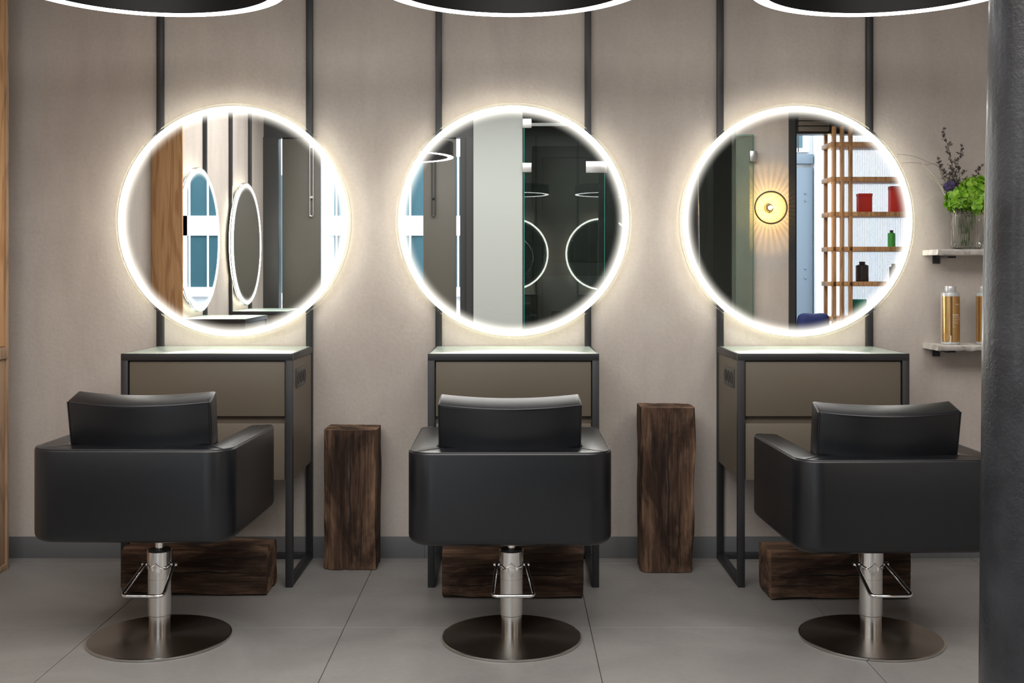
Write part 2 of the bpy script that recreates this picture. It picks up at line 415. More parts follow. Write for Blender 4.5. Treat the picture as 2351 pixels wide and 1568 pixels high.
pack('gift_box', .34, 3, .13, .18, 'red_pack', 'small red box on the oak display shelving', 'box')
pack('gift_box', .66, 3, .16, .25, 'red_pack', 'tall red box on the oak display shelving', 'box')
pack('bottle', .60, 2, .07, .16, 'green_pack', 'green bottle on the oak display shelving', 'bottle', cap=True)
pack('bottle', .32, 1, .12, .19, 'dark_pack', 'dark brown square bottle on the oak display shelving', 'bottle', cap=True)
pack('bottle', .62, 1, .08, .17, 'dark_pack', 'slim dark bottle near a pale one on the display shelving', 'bottle', cap=True)
pack('gift_box', .28, 0, .14, .16, 'teal_pack', 'teal green box on the lowest oak display shelf', 'box')

# ------------------------------------------------------------------ oak cabinets on the left wall
oc = thing('oak_cabinet', 'pale oak cabinet at the left edge beside the end wall', 'cabinet', (LX, 3.9, 0))
CX = .142
obj('carcass', bx(((0, 0, 0), (CX-.008, 1.005, 3.1))), 'oak_pale', oc)
obj('stile', bx(((CX-.008, .988, 0), (CX+.004, 1.010, 3.1)), ((CX-.008, 0, 0), (CX+.004, .022, 3.1)), bevel=.0015), 'oak_pale', oc)
obj('door', bx(((CX-.008, .024, .985), (CX-.003, .986, 3.1)), bevel=.001), 'oak', oc)
obj('door', bx(((CX-.008, .024, .03), (CX-.003, .986, .925)), bevel=.001), 'oak_pale', oc)
obj('rail', bx(((CX-.008, .022, .93), (CX+.010, .990, .98)), bevel=.0015), 'oak_pale', oc)
obj('plinth', bx(((CX-.008, .022, 0), (CX+.004, .988, .028)), bevel=.0015), 'oak_pale', oc)
o2 = thing('oak_panel_unit', 'tall warm oak unit on the left wall, reflected in the left round mirror', 'cabinet', (LX, 2.39, 0))
obj('end_panel', bx(((.001, .36, 0), (.205, .38, 3.1)), bevel=.001), 'oak', o2)
obj('post', bx(((.001, .325, 0), (.040, .36, 3.1))), 'oak', o2)

# ------------------------------------------------------------------ vanities
VW, VD, VH = .712, .49, .971
def make_vanity():
    t = thing('vanity_unit', '', 'vanity', group='black framed vanity units')
    s = .029; hw = VW/2
    for sx in (-1, 1):
        xo = sx*hw; xi = sx*(hw-s)
        obj('front_leg', bx(((min(xo, xi), -VD, 0), (max(xo, xi), -VD+s, VH-s)), bevel=.001), 'black_metal', t)
        obj('wall_post', bx(((min(xo, xi), -s, 0), (max(xo, xi), -.0005, CZ-.002)), bevel=.001), 'black_metal', t)
        obj('floor_rail', bx(((min(xo, xi), -VD+s, 0), (max(xo, xi), -s, s)), bevel=.001), 'black_metal', t)
    obj('rear_rail', bx(((-hw+s, -s, 0), (hw-s, -.012, s)), bevel=.001), 'black_metal', t)
    obj('top_frame', bx(((-hw, -VD, VH-s), (hw, -VD+s, VH)), ((-hw, -VD+s, VH-s), (-hw+.008, -s, VH)), ((hw-.008, -VD+s, VH-s), (hw, -s, VH)),
                        ((-hw+s, -.010, VH-s), (hw-s, -.0005, VH)), bevel=.001), 'black_metal', t)
    obj('glass_top', bx(((-hw+.009, -VD+s-.024, VH-.012), (hw-.009, -.011, VH+.0005)), bevel=.001), 'top_glass', t)
    ob = obj('cabinet', bx(((-hw+.012, -VD+.045, .447), (hw-.012, -.03, VH-s-.002))), 'taupe', t)
    obj('recess_strip', bx(((-hw+s+.001, -VD+.035, .680), (hw-s-.001, -VD+.044, .710))), 'dark_gap', t)
    for za, zb in ((.710, .938), (.445, .680)):
        obj('drawer', bx(((-hw+s+.004, -VD+.010, za), (hw-s-.004, -VD+.0345, zb)), bevel=.0015), 'taupe', t)
    for sx in (-1, 1):
        xa = sx*(hw-.012); xb = sx*(hw-.004)
        obj('side_panel', bx(((min(xa, xb), -VD+s+.002, .447), (max(xa, xb), -s-.002, VH-s-.002))), 'taupe', t)
        xc = sx*(hw-.0035); xd = sx*(hw+.004)
        pl = obj('socket_plate', bx(((min(xb, xc+sx*.004), -.395, .818), (max(xb, xc+sx*.004), -.185, .900)), bevel=.002), 'socket_grey', t)
        for k in range(3):
            y = -.355+.065*k
            b_ = lathe(bm_new(), [(.0, .0), (.018, .0), (.022, .004), (.026, .004), (.026, 0)], 20, 'X', (0, 0, 0))
            for q in b_.verts: q.co = (xd + sx*q.co.x*.3 - sx*.003, y+q.co.y, .859+q.co.z)
            obj('socket', b_, 'socket_black', pl)
    return t
def make_timber(name, w_, d_, h_, seed, label):
    """upright sawn log, grain along local Z, origin at the middle of its foot"""
    t = thing(name, label, 'wood block')
    bm = bm_new(); nx, ny, nz = 16, 12, 60
    bmesh.ops.create_cube(bm, size=1)
    bmesh.ops.subdivide_edges(bm, edges=[e for e in bm.edges if abs(e.verts[0].co.z-e.verts[1].co.z) > .5], cuts=nz, use_grid_fill=True)
    bmesh.ops.subdivide_edges(bm, edges=[e for e in bm.edges if abs(e.verts[0].co.x-e.verts[1].co.x) > .5], cuts=nx, use_grid_fill=True)
    bmesh.ops.subdivide_edges(bm, edges=[e for e in bm.edges if abs(e.verts[0].co.y-e.verts[1].co.y) > .5], cuts=ny, use_grid_fill=True)
    so = Vector((seed*3.1, seed*1.7, seed*.9))
    rr = random.Random(seed)
    crk = [(rr.uniform(-.25, .25), 0), (rr.uniform(-.4, .4), 1)]
    for v_ in bm.verts:
        u = v_.co.copy(); x, y, z = u.x*w_, u.y*d_, (u.z+.5)*h_
        ex = max(0, abs(u.x)*w_-(w_/2-.022)); ey = max(0, abs(u.y)*d_-(d_/2-.022))
        if ex > 0 and ey > 0:                                     # worn arrises
            wob = .6+.8*noise.noise(Vector((u.x*2, u.y*2, z*7))+so)
            k = min(1, math.hypot(ex, ey)/.022 * .28*max(.2, wob))
            x -= math.copysign(ex*k, x); y -= math.copysign(ey*k, y)
        p = Vector((x*16, y*16, z*3.2))+so
        d1 = -.010*max(0, noise.noise(Vector((x*30, y*30, z*2.4))+so*2)-.30)/.3 + noise.noise(p)*.0045 + noise.noise(Vector((x*60, y*60, z*6))+so)*.0022 + noise.noise(Vector((x*4, y*4, z*5))+so)*.006
        nrm = Vector((u.x if abs(u.x) > .49 else 0, u.y if abs(u.y) > .49 else 0, 0))
        if nrm.length: nrm.normalize()
        x += nrm.x*d1; y += nrm.y*d1
        if abs(u.z) > .49: z += (.004*noise.noise(Vector((x*9, y*9, 0))+so)) * (1 if u.z > 0 else 0)
        v_.co = (x, y, z)
    bmesh.ops.recalc_face_normals(bm, faces=bm.faces)
    me = meshdata('block', bm, 'old_timber', angle=50); me.materials.append(MATS['end_grain'])
    for p in me.polygons:
        if abs(p.normal.z) > .85: p.material_index = 1
    obj('block', me, None, t)
    # splits in the face, thin dark wedges that follow the grain
    cb_ = bm_new()
    for q in range(3):
        x0 = [-.0, w_*.22, -w_*.28][q]; z0 = [0.15, .02, .55][q]*h_; z1 = [1.0, .45, .9][q]*h_
        prev = None; n_ = 14
        for k in range(n_+1):
            tt = k/n_; z = z0+(z1-z0)*tt; x = x0+.008*noise.noise(Vector((0, q*3, z*9))+so)+.004*noise.noise(Vector((4, q, z*30))+so)
            wd = (.0034 if q == 0 else .0018)*math.sin(PI*min(1, tt*1.02+.03))**.5
            ds = -.010*max(0, noise.noise(Vector((x*30, -d_/2*30, z*2.4))+so*2)-.30)/.3 + noise.noise(Vector((x*16, -d_/2*16, z*3.2))+so)*.0045 + noise.noise(Vector((x*60, -d_/2*60, z*6))+so)*.0022 + noise.noise(Vector((x*4, -d_/2*4, z*5))+so)*.006
            yf = -d_/2-ds-.0008
            cur = [cb_.verts.new((x-wd, yf, z)), cb_.verts.new((x+wd, yf, z)), cb_.verts.new((x, yf+.012, z))]
            if prev:
                for a in range(3): cb_.faces.new((prev[a], prev[(a+1) % 3], cur[(a+1) % 3], cur[a]))
            prev = cur
    obj('crack', cb_, 'crack', t)
    return t

van_spots = [((-1.268, WY, 0), 0, 'black framed vanity unit behind the leftmost of the three facing chairs'),
             ((.006, WY, 0), 0, 'black framed vanity unit at the centre of the end wall'),
             ((1.294, WY, 0), 0, 'black framed vanity unit nearest the marble shelves'),
             ((LX, 1.88, 0), PI/2, 'side wall vanity unit nearer the oak unit, seen in the left mirror'),
             ((LX, .42, 0), PI/2, 'side wall vanity unit farther from the oak unit, seen in the left mirror')]
v0 = make_vanity()
for i, (p, r, lb) in enumerate(van_spots):
    o = v0 if i == 0 else copy_tree(v0)
    place(o, p, r, lb)

# ------------------------------------------------------------------ round mirrors
MR = .534
def make_mirror():
    t = thing('round_mirror', '', 'mirror', group='round mirrors with light rings')
    yb = -.030; yf = -.068                                         # in front of the wall posts
    obj('mirror_glass', lathe(bm_new(), [(0, .0), (.425, .0), (.425, -.004), (0, -.004)], 96, 'Y', (0, yf+.004, 0)), 'mirror', t, angle=20)
    mgn = obj('frosted_glow', lathe(bm_new(), [(.425, .0), (.496, .0)], 128, 'Y', (0, yf, 0)), 'frosted_glow', t)
    obj('light_ring', lathe(bm_new(), [(.496, .0), (.4965, -.0025), (.5205, -.0025), (.521, .0), (.521, .010), (.496, .010)], 128, 'Y', (0, yf-.0, 0), closed=True), 'led', t, angle=20)
    obj('clear_rim', lathe(bm_new(), [(.5215, -.0), (.532, -.0), (MR, .002), (MR, .022), (.5215, .022)], 128, 'Y', (0, yf, 0), closed=True), 'acrylic', t, angle=30)
    obj('housing', lathe(bm_new(), [(0, .006), (.517, .011), (.517, .020), (.49, .020), (.49, .037), (0, .037)], 96, 'Y', (0, yf, 0)), 'mirror_back', t, angle=30)
    obj('back_light', lathe(bm_new(), [(.491, .022), (.497, .022), (.497, .034), (.491, .034)], 96, 'Y', (0, yf, 0), closed=True), 'led_back', t)
    return t
mir_spots = [((-1.263, WY, 1.541), 0, 'round light ring mirror above the leftmost facing vanity, oak panel in its reflection'),
             ((.007, WY, 1.543), 0, 'round light ring mirror above the centre vanity, glass doors in its reflection'),
             ((1.292, WY, 1.541), 0, 'round light ring mirror beside the marble shelves, wall lamp in its reflection'),
             ((LX, 1.85, 1.541), PI/2, 'round side wall mirror nearer the oak unit, the larger oval in the left mirror'),
             ((LX, .40, 1.541), PI/2, 'round side wall mirror farther from the oak unit, the smaller oval in the left mirror')]
m0 = make_mirror()
for i, (p, r, lb) in enumerate(mir_spots):
    o = m0 if i == 0 else copy_tree(m0)
    place(o, p, r, lb)
    if i < 2: o.rotation_euler = (.0024, 0, r)                     # hung a hair off plumb

# ------------------------------------------------------------------ pendants
PR = .494; PZ = 2.32
def make_pendant():
    t = thing('ring_pendant', '', 'pendant lamp', group='black ring pendants')
    obj('ring_band', lathe(bm_new(), [(PR, .004), (PR, .12), (PR-.004, .124), (PR-.040, .124), (PR-.044, .12), (PR-.044, .004)], 96, closed=True), 'pendant_black', t, angle=30)
    obj('light_ring', lathe(bm_new(), [(PR-.001, .0), (PR-.001, .006), (PR-.043, .006), (PR-.043, .0)], 96, closed=True), 'pendant_led', t, angle=30)
    for k in range(3):
        a = 2*PI*k/3+PI/2
        obj('suspension_wire', tube(bm_new(), [((PR-.022)*math.cos(a), (PR-.022)*math.sin(a), .12), (0, 0, CZ-PZ-.03)], .0012, 6), 'black_metal', t)
    obj('ceiling_rose', lathe(bm_new(), [(0, CZ-PZ-.035), (.06, CZ-PZ-.035), (.06, CZ-PZ-.001), (0, CZ-PZ-.001)], 32), 'black_metal', t)
    return t
ZF = 4.40
pen_spots = [((-.2939*ZF, ZF-PR, PZ), 'black ring pendant with a white light edge above the leftmost chair'),
             ((.001, ZF-PR, PZ), 'black ring pendant with a white light edge above the centre chair'),
             ((.3042*ZF, ZF-PR, PZ), 'black ring pendant with a white light edge above the chair by the column'),
             ((-.98, .85, PZ-.07), 'black ring pendant near the entrance, seen in the centre mirror')]
p0 = make_pendant()
for i, (p, lb) in enumerate(pen_spots):
    o = p0 if i == 0 else copy_tree(p0)
    place(o, p, 0, lb)

# ------------------------------------------------------------------ styling chairs
BW, BL, BR = .690, .64, .09          # body width, length, corner radius
def rrect(w_, l_, r, n=10):
    out = []
    for cx_, cy_, a0 in ((w_/2-r, l_/2-r, 0), (-w_/2+r, l_/2-r, PI/2), (-w_/2+r, -l_/2+r, PI), (w_/2-r, -l_/2+r, 3*PI/2)):
        for k in range(n+1):
            a = a0+PI/2*k/n; out.append((cx_+r*math.cos(a), cy_+r*math.sin(a)))
    return out
def make_chair():
    """faces +Y; origin on the floor under the column"""
    t = thing('styling_chair', '', 'chair', group='black leather styling chairs')
    dy = 3.70+BL/2-3.97                                            # body centre relative to the column
    z0, z1 = .394, .709; aw = .098; bk = .115
    # U-shaped shell in plan: outer rounded rectangle minus the seat well, arm ends rounded
    bm = bm_new(); out = []
    W2, L2 = BW/2, BL/2
    def arc(cx_, cy_, r, a0, a1, n=8):
        for k in range(n+1):
            a = a0+(a1-a0)*k/n; out.append((cx_+r*math.cos(a), cy_+r*math.sin(a)+dy))
    fr = .045
    arc(-W2+BR, -L2+BR, BR, PI, 1.5*PI, 12)
    arc(W2-BR, -L2+BR, BR, 1.5*PI, 2*PI, 12)
    arc(W2-fr, L2-fr, fr, 0, PI/2)
    arc(W2-aw+.03, L2-.03, .03, PI/2, PI)
    arc(W2-aw-.03, -L2+bk+.03, .03, 0, -PI/2, 6)
    arc(-W2+aw+.03, -L2+bk+.03, .03, -PI/2, -PI, 6)
    arc(-W2+aw-.03, L2-.03, .03, 0, PI/2)
    arc(-W2+fr, L2-fr, fr, PI/2, PI)
    f = bm.faces.new([bm.verts.new((x, y, z0)) for x, y in out])
    r = bmesh.ops.extrude_face_region(bm, geom=[f])
    for v_ in r['geom']:
        if isinstance(v_, bmesh.types.BMVert): v_.co.z = z1
    top = [e for e in bm.edges if all(abs(v_.co.z-z1) < 1e-5 for v_ in e.verts)]
    bot = [e for e in bm.edges if all(abs(v_.co.z-z0) < 1e-5 for v_ in e.verts)]
    bmesh.ops.bevel(bm, geom=top, offset=.009, segments=3, affect='EDGES', profile=.5)
    bot = [e for e in bm.edges if all(abs(v_.co.z-z0) < 1e-5 for v_ in e.verts)]
    bmesh.ops.bevel(bm, geom=bot, offset=.028, segments=5, affect='EDGES', profile=.5)
    obj('shell', bm, 'leather', t, angle=60)
    # welt that follows the outer top edge
    welt = []
    out2 = out; out = []
    ins = .005
    arc(W2-fr, L2-fr, fr-ins, PI/2, 0); arc(W2-BR, -L2+BR, BR-ins, 0, -PI/2, 12); arc(-W2+BR, -L2+BR, BR-ins, 1.5*PI, PI, 12); arc(-W2+fr, L2-fr, fr-ins, PI, PI/2)
    obj('welt', tube(bm_new(), [(x, y, z1-.0008) for x, y in out], .0022, 6), 'piping', t)
    for sx in (-1, 1):                                             # mitre seams at the back corners
        sb_ = bm_new()
        for o_ in (-.004, .004):
            tube(sb_, [(sx*(W2-.028)+o_, -L2+.028+dy, z1+.0002), (sx*(W2-aw-.012)+o_, -L2+bk-.012+dy, z1+.0002)], .0011, 5)
        obj('mitre_seam', sb_, 'piping', t)
    obj('seat_base', bx(((-W2+aw-.02, -L2+bk-.02+dy, z0+.008), (W2-aw+.02, L2-.05+dy, z0+.05)), bevel=.006), 'leather', t)
    sc_ = bm_new(); box(sc_, (-W2+aw+.004, -L2+bk+.06+dy, z0+.05), (W2-aw-.004, L2-.012+dy, z0+.165), .03, 4)
    obj('seat_cushion', sc_, 'leather', t, angle=60)
    # curved back cushion, wedge shaped in section, corners higher than the middle
    bm = bm_new(); NX, NZ = 24, 8; hw = .244
    def P(u, v_, face):
        x = u*(hw+.004*v_)
        bow = .050*(1-u*u)                                         # bulges to the rear in the middle
        z = .50 + v_*(.860-.50) - .010*(1-u*u)*v_
        y = 3.868-3.97 - .066*v_ - bow
        if face == 1: y += .088+.004*v_+bow*.15; z += .028*v_; x *= .985
        return (x, y, z)
    g = {}
    for fc_ in (0, 1):
        for i in range(NX+1):
            for j in range(NZ+1):
                g[fc_, i, j] = bm.verts.new(P(-1+2*i/NX, j/NZ, fc_))
    for i in range(NX):
        for j in range(NZ):
            bm.faces.new((g[0, i, j], g[0, i+1, j], g[0, i+1, j+1], g[0, i, j+1]))
            bm.faces.new((g[1, i, j], g[1, i, j+1], g[1, i+1, j+1], g[1, i+1, j]))
        bm.faces.new((g[0, i, NZ], g[0, i+1, NZ], g[1, i+1, NZ], g[1, i, NZ]))
        bm.faces.new((g[0, i, 0], g[1, i, 0], g[1, i+1, 0], g[0, i+1, 0]))
    for j in range(NZ):
        bm.faces.new((g[0, 0, j], g[0, 0, j+1], g[1, 0, j+1], g[1, 0, j]))
        bm.faces.new((g[0, NX, j], g[1, NX, j], g[1, NX, j+1], g[0, NX, j+1]))
    bmesh.ops.recalc_face_normals(bm, faces=bm.faces)
    bm.normal_update()
    sharp = [e for e in bm.edges if len(e.link_faces) == 2 and e.calc_face_angle(0) > math.radians(50)]
    bmesh.ops.bevel(bm, geom=sharp, offset=.009, segments=3, affect='EDGES', profile=.5)
    bc = obj('back_cushion', bm, 'leather', t, angle=60)
    pts = [Vector(P(-1, j/NZ, 0)) for j in range(1, NZ)]+[Vector(P(-1+2*i/NX, 1, 0)) for i in range(0, NX+1)]+[Vector(P(1, 1-j/NZ, 0)) for j in range(1, NZ)]
    pts = [Vector((p.x*.988, p.y-.0005, p.z-.003)) for p in pts]
    obj('welt', tube(bm_new(), pts, .002, 6), 'piping', bc)
    # base
    obj('mounting_plate', bx(((-.10, -.10, z0-.010), (.10, .10, z0+.007)), bevel=.002), 'black_metal', t)
    obj('piston', lathe(bm_new(), [(0, .30), (.016, .30), (.016, z0-.012), (0, z0-.012)], 24), 'polished_chrome', t)
    R_ = .0405
    obj('column', lathe(bm_new(), [(R_-.003, .008), (R_-.003, .085), (R_, .088), (R_, .215), (R_, .2165), (R_-.0006, .217), (R_-.0006, .218), (R_, .2185), (R_, .304), (0, .304)], 64), 'chrome', t, angle=25)
    cl = bm_new(); n_ = 128                                         # collar with a scalloped lower edge
    rg = []; lip = []
    for k in range(n_):
        a = 2*PI*k/n_; ca, sa = math.cos(a), math.sin(a)
        zl = .268 - .014*abs(math.sin(2*a))**.8 + .010*max(0, -math.sin(a))**8
        lip.append(((R_+.003)*ca, (R_+.003)*sa, zl))
        rg.append([cl.verts.new(((R_+.0003)*ca, (R_+.0003)*sa, zl)), cl.verts.new(((R_+.003)*ca, (R_+.003)*sa, zl)), cl.verts.new(((R_+.003)*ca, (R_+.003)*sa, .314)), cl.verts.new((R_*ca, R_*sa, .317)), cl.verts.new((.016*ca, .016*sa, .317))])
    for k in range(n_):
        a, b_ = rg[k], rg[(k+1) % n_]
        for j in range(4): cl.faces.new((a[j], b_[j], b_[j+1], a[j+1]))
    cl_o = obj('collar', cl, 'polished_chrome', t, angle=30)
    obj('lip', tube(bm_new(), lip, .0018, 6, cyclic=True), 'polished_chrome', cl_o)
    obj('cap', lathe(bm_new(), [(.016, .3172), (R_-.002, .3172), (R_-.002, .320), (.016, .320)], 48, closed=True), 'black_metal', t)
    lv = fillet([(-.052, .0, .265), (-.066, -.19, .205), (.078, -.19, .205), (.052, .0, .265)], .022, 6)
    pb = obj('pump_lever', tube(bm_new(), lv, .0062, 10), 'polished_chrome', t, angle=60)
    for sx in (-1, 1): obj('pivot', cyl(bm_new(), (sx*.040, 0, .265), (sx*.064, 0, .265), .0072, 14), 'polished_chrome', pb)
    obj('base_disc', lathe(bm_new(), [(0, .0105), (.246, .0095)], 96), 'brushed_steel', t)
    obj('disc_edge', lathe(bm_new(), [(.246, .0095), (.2505, .0085), (.2505, .0015), (.248, .0003), (0, .0003)], 96), 'steel_edge', t, angle=40)
    return t
ch_spots = [((-1.259, 3.97, 0), -1.8, 'black leather styling chair farthest from the column, turned slightly outward', .006, -.016),
            ((-.002, 3.97, 0), .3, 'black leather styling chair at the centre, facing the middle mirror', -.004, -.006),
            ((1.282, 3.97, 0), 1.8, 'black leather styling chair beside the dark column, set slightly lower', -.029, .008)]
c0 = make_chair()
for i, (p, r, lb, dz, dx) in enumerate(ch_spots):
    o = c0 if i == 0 else copy_tree(c0)
    place(o, p, math.radians(r), lb)
    for ch in o.children:                                          # hydraulic height, seat set slightly off its column
        if ch.name.split('.')[0] in ('shell', 'welt', 'mitre_seam', 'seat_base', 'seat_cushion', 'back_cushion', 'mounting_plate', 'piston'):
            ch.location = (0 if ch.name.startswith('piston') else dx, 0, dz)

# ------------------------------------------------------------------ old timber blocks
def timber(name, w_, d_, h_, seed, label, loc, rz=0, lying=False):
    t = make_timber(name, w_, d_, h_, seed, label)
    if lying:                                                      # grain along world X: tip the block over
        for ch in t.children:
            ch.rotation_euler = (0, PI/2, 0); ch.location = (-h_/2, 0, w_/2)
    t.location = loc; t.rotation_euler = (0, 0, rz)
    return t
timber('wood_block', .236, .19, .612, 3, 'shorter upright block of weathered brown timber standing against the wall', (-.712, 4.972, .003))
timber('wood_block', .236, .19, .715, 8, 'taller upright block of weathered timber with a pale edge', (.68, 4.928, .003))
timber('wood_block', .188, .20, .585, 12, 'lying timber block under the leftmost vanity', (-1.285, 4.585, .004), 0, True)
timber('wood_block', .185, .20, .567, 17, 'lying timber block under the centre vanity', (.003, 4.545, .004), 0, True)
timber('wood_block', .19, .20, .56, 23, 'lying timber block under the vanity near the column', (1.31, 4.53, .004), math.radians(1.5), True)

# ------------------------------------------------------------------ marble shelves and what stands on them
def shelf(z, label, seed):
    t = thing('marble_shelf', label, 'shelf', (1.885, WY, z), 0, 'rough edged marble shelves')
    bm = bm_new(); N = 60; Lh = .62; rows = []
    for i in range(N+1):
        x = Lh*i/N; col = []
        j = .006*noise.noise(Vector((x*22, seed, 0)))+.004*noise.noise(Vector((x*70, seed, 3)))
        k = .004*noise.noise(Vector((x*30, seed, 7)))+.003*noise.noise(Vector((x*80, seed, 9)))
        for (y, zz) in ((-.0005, 0), (-.186+j*.3, 0), (-.190+j, -.004), (-.187+j+k, -.014), (-.178+j, -.024+k), (-.0005, -.024)):
            col.append(bm.verts.new((x, y, zz)))
        rows.append(col)
    for a, b_ in zip(rows, rows[1:]):
        for q in range(6): bm.faces.new((a[q], b_[q], b_[(q+1) % 6], a[(q+1) % 6]))
    bm.faces.new(rows[0][::-1]); bm.faces.new(rows[-1])
    obj('slab', bm, 'marble', t, angle=40)
    for x in (.062, .50):
        br = obj('bracket', bx(((x-.017, -.006, -.062), (x+.017, -.001, -.0255)), bevel=.001), 'black_metal', t)
        rb_ = bm_new(); box(rb_, (x-.005, -.006-.14, -.036), (x+.005, -.006, -.0285), .001)
        cyl(rb_, (x+.0, -.10, -.033), (x+.05, -.10, -.033), .005, 10)
        obj('bracket_arm', rb_, 'black_metal', br)
    return t
SU, SL = 1.411, .986
shelf(SU, 'upper rough edged marble shelf holding the ribbed vase', 2)
shelf(SL, 'lower rough edged marble shelf holding the gold bottles', 5)

def txt(body, size, m_, parent, loc, R_, name='print', ang0=0):
    """flat lettering wrapped on a bottle of radius R_"""
    cu = bpy.data.curves.new(name, 'FONT'); cu.body = body; cu.size = size; cu.extrude = .0; cu.align_x = 'LEFT'
    tmp = bpy.data.objects.new('tmp', cu); COL.objects.link(tmp)
    bpy.context.view_layer.update()
    me = bpy.data.meshes.new_from_object(tmp); bpy.data.objects.remove(tmp)
    for v_ in me.vertices:
        a = ang0 + v_.co.x/R_
        v_.co = ((R_+.0005)*math.sin(a), -(R_+.0005)*math.cos(a), loc+v_.co.y)
    me.materials.clear(); me.materials.append(MATS[m_])
    return obj(name, me, None, parent)
def make_bottle():
    t = thing('shampoo_bottle', '', 'bottle', group='gold and silver bottles')
    obj('bottle_body', lathe(bm_new(), [(0, .0), (.037, .0), (.0405, .003), (.0405, .222), (.039, .230), (.030, .235), (0, .236)], 48), 'bottle_silver', t, angle=40)
    R_ = .0409
    lb = bm_new(); n_ = 40; pr = None
    for k in range(n_+1):
        a = -1.35+2.75*k/n_
        cur = [lb.verts.new((R_*math.sin(a), -R_*math.cos(a), .012)), lb.verts.new((R_*math.sin(a), -R_*math.cos(a), .216))]
        if pr: lb.faces.new((pr[0], cur[0], cur[1], pr[1]))
        pr = cur
    L_ = obj('gold_label', lb, 'bottle_gold', t)
    txt('K-PAK', .011, 'print_white', L_, .129, R_, 'print', -.12)
    for k, s in enumerate(('RECONSTRUCTOR', 'Deep penetrating', 'reconstructor', 'for damaged', 'hair', 'step 3')):
        txt(s, .0052, 'print_white', L_, .121-.0085*k, R_, 'print', -.12)
    txt('JOICO', .007, 'print_white', L_, .178, R_, 'print', .2)
    txt('J', .034, 'print_white', L_, .018, R_, 'print', -.42)
    obj('cap', lathe(bm_new(), [(.0235, .2355), (.0245, .238), (.0245, .258), (.0225, .2615), (0, .262)], 32), 'bottle_silver', t, angle=40)
    return t
b0 = make_bottle()
place(b0, (1.967, 4.985, SL+.0005), 0, 'gold and silver bottle on the lower shelf, clear of the column')
b1 = copy_tree(b0); place(b1, (2.124, 4.985, SL+.0005), -.35, 'gold and silver bottle on the lower shelf, cut off by the column')

# ribbed vase
vx, vy = 2.045, 4.985
t = thing('ribbed_vase', 'clear ribbed glass vase of water on the upper marble shelf', 'vase', (vx, vy, SU+.0005))
def ribbed(bm, r_out, z_a, z_b, thick, base, amp=.0012, nr=36):
    n_ = nr*6; prof = [(r_out-.016, z_a), (r_out-.004, z_a+.006), (r_out, z_a+.020), (r_out, z_b-.012), (r_out-.001, z_b), (r_out-thick, z_b), (r_out-thick, z_a+base+.012), (r_out-.02, z_a+base)]
    rings = []
    for i, (r, z) in enumerate(prof):
        am = amp if 1 <= i <= 3 else 0
        rings.append([bm.verts.new(((r+am*math.cos(nr*2*PI*k/n_))*math.cos(2*PI*k/n_), (r+am*math.cos(nr*2*PI*k/n_))*math.sin(2*PI*k/n_), z)) for k in range(n_)])
    for a, b_ in zip(rings, rings[1:]):
        for k in range(n_): bm.faces.new((a[k], a[(k+1) % n_], b_[(k+1) % n_], b_[k]))
    bm.faces.new(rings[0][::-1]); bm.faces.new(rings[-1])
    return bm
obj('vase_body', ribbed(bm_new(), .073, 0, .166, .004, .008), 'clear_glass', t, angle=60)
obj('water', lathe(bm_new(), [(0, .009), (.050, .009), (.0675, .022), (.0675, .125), (0, .125)], 64), 'water', t)
TOPZ = SU+.166
def petals(bm, c, R_, n_, ps, squash=.8, rnd=None):
    rnd = rnd or random
    for i in range(n_):
        z = 1-2*(i+.5)/n_; th = i*2.39996
        if z < -.75: continue
        s = math.sqrt(1-z*z); d = Vector((s*math.cos(th), s*math.sin(th), z*squash))
        p = Vector(c)+d*R_*rnd.uniform(.82, 1.04); nrm = d.normalized()
        nrm = (nrm+Vector((rnd.uniform(-.5, .5), rnd.uniform(-.5, .5), rnd.uniform(-.4, .4)))).normalized()
        a = nrm.orthogonal().normalized(); b_ = nrm.cross(a)
        rot = rnd.uniform(0, PI)
        for k in range(4):                                         # a floret of four cupped petals
            an = rot+k*PI/2
            e = a*math.cos(an)+b_*math.sin(an); f2 = nrm.cross(e)
            s_ = ps*rnd.uniform(.8, 1.15)
            q = [p, p+e*s_*.45-f2*s_*.48+nrm*s_*.10, p+e*s_*.95-f2*s_*.40+nrm*s_*rnd.uniform(.1, .4), p+e*s_*1.08+nrm*s_*rnd.uniform(.05, .3), p+e*s_*.95+f2*s_*.40+nrm*s_*rnd.uniform(.1, .4), p+e*s_*.45+f2*s_*.48+nrm*s_*.10]
            vs = [bm.verts.new(x) for x in q]; mid = bm.verts.new(p+e*s_*.55-nrm*s_*.05)
            for j in range(6): bm.faces.new((vs[j], vs[(j+1) % 6], mid))
for i, (dx, dyy, dz, r, lb) in enumerate([(-.050, -.03, .055, .056, 'bright green hydrangea head low at the side of the vase'),
                                   (.030, -.02, .100, .060, 'bright green hydrangea head highest in the vase'),
                                   (.060, -.045, .040, .064, 'bright green hydrangea head over the vase rim by the column')]):
    h = thing('hydrangea', lb, 'flower', (vx+dx, vy+dyy, TOPZ+dz), 0, 'green hydrangeas')
    pb_ = bm_new(); petals(pb_, (0, 0, 0), r, 60, .027, rnd=random.Random(40+i))
    fh = obj('flower_head', pb_, 'petal_green', h, smooth=True, angle=80); fh['kind'] = 'stuff'
    core = bm_new(); bmesh.ops.create_icosphere(core, subdivisions=2, radius=r*.72); 
    obj('flower_core', core, 'stem_green', h)
    obj('stem', tube(bm_new(), [(0, 0, -r*.4), (-dx*.6, -dyy*.6, -dz*.9-.02), (-dx*1.2, -dyy*1.3, -dz-.150)], .0028, 6), 'stem_green', h)
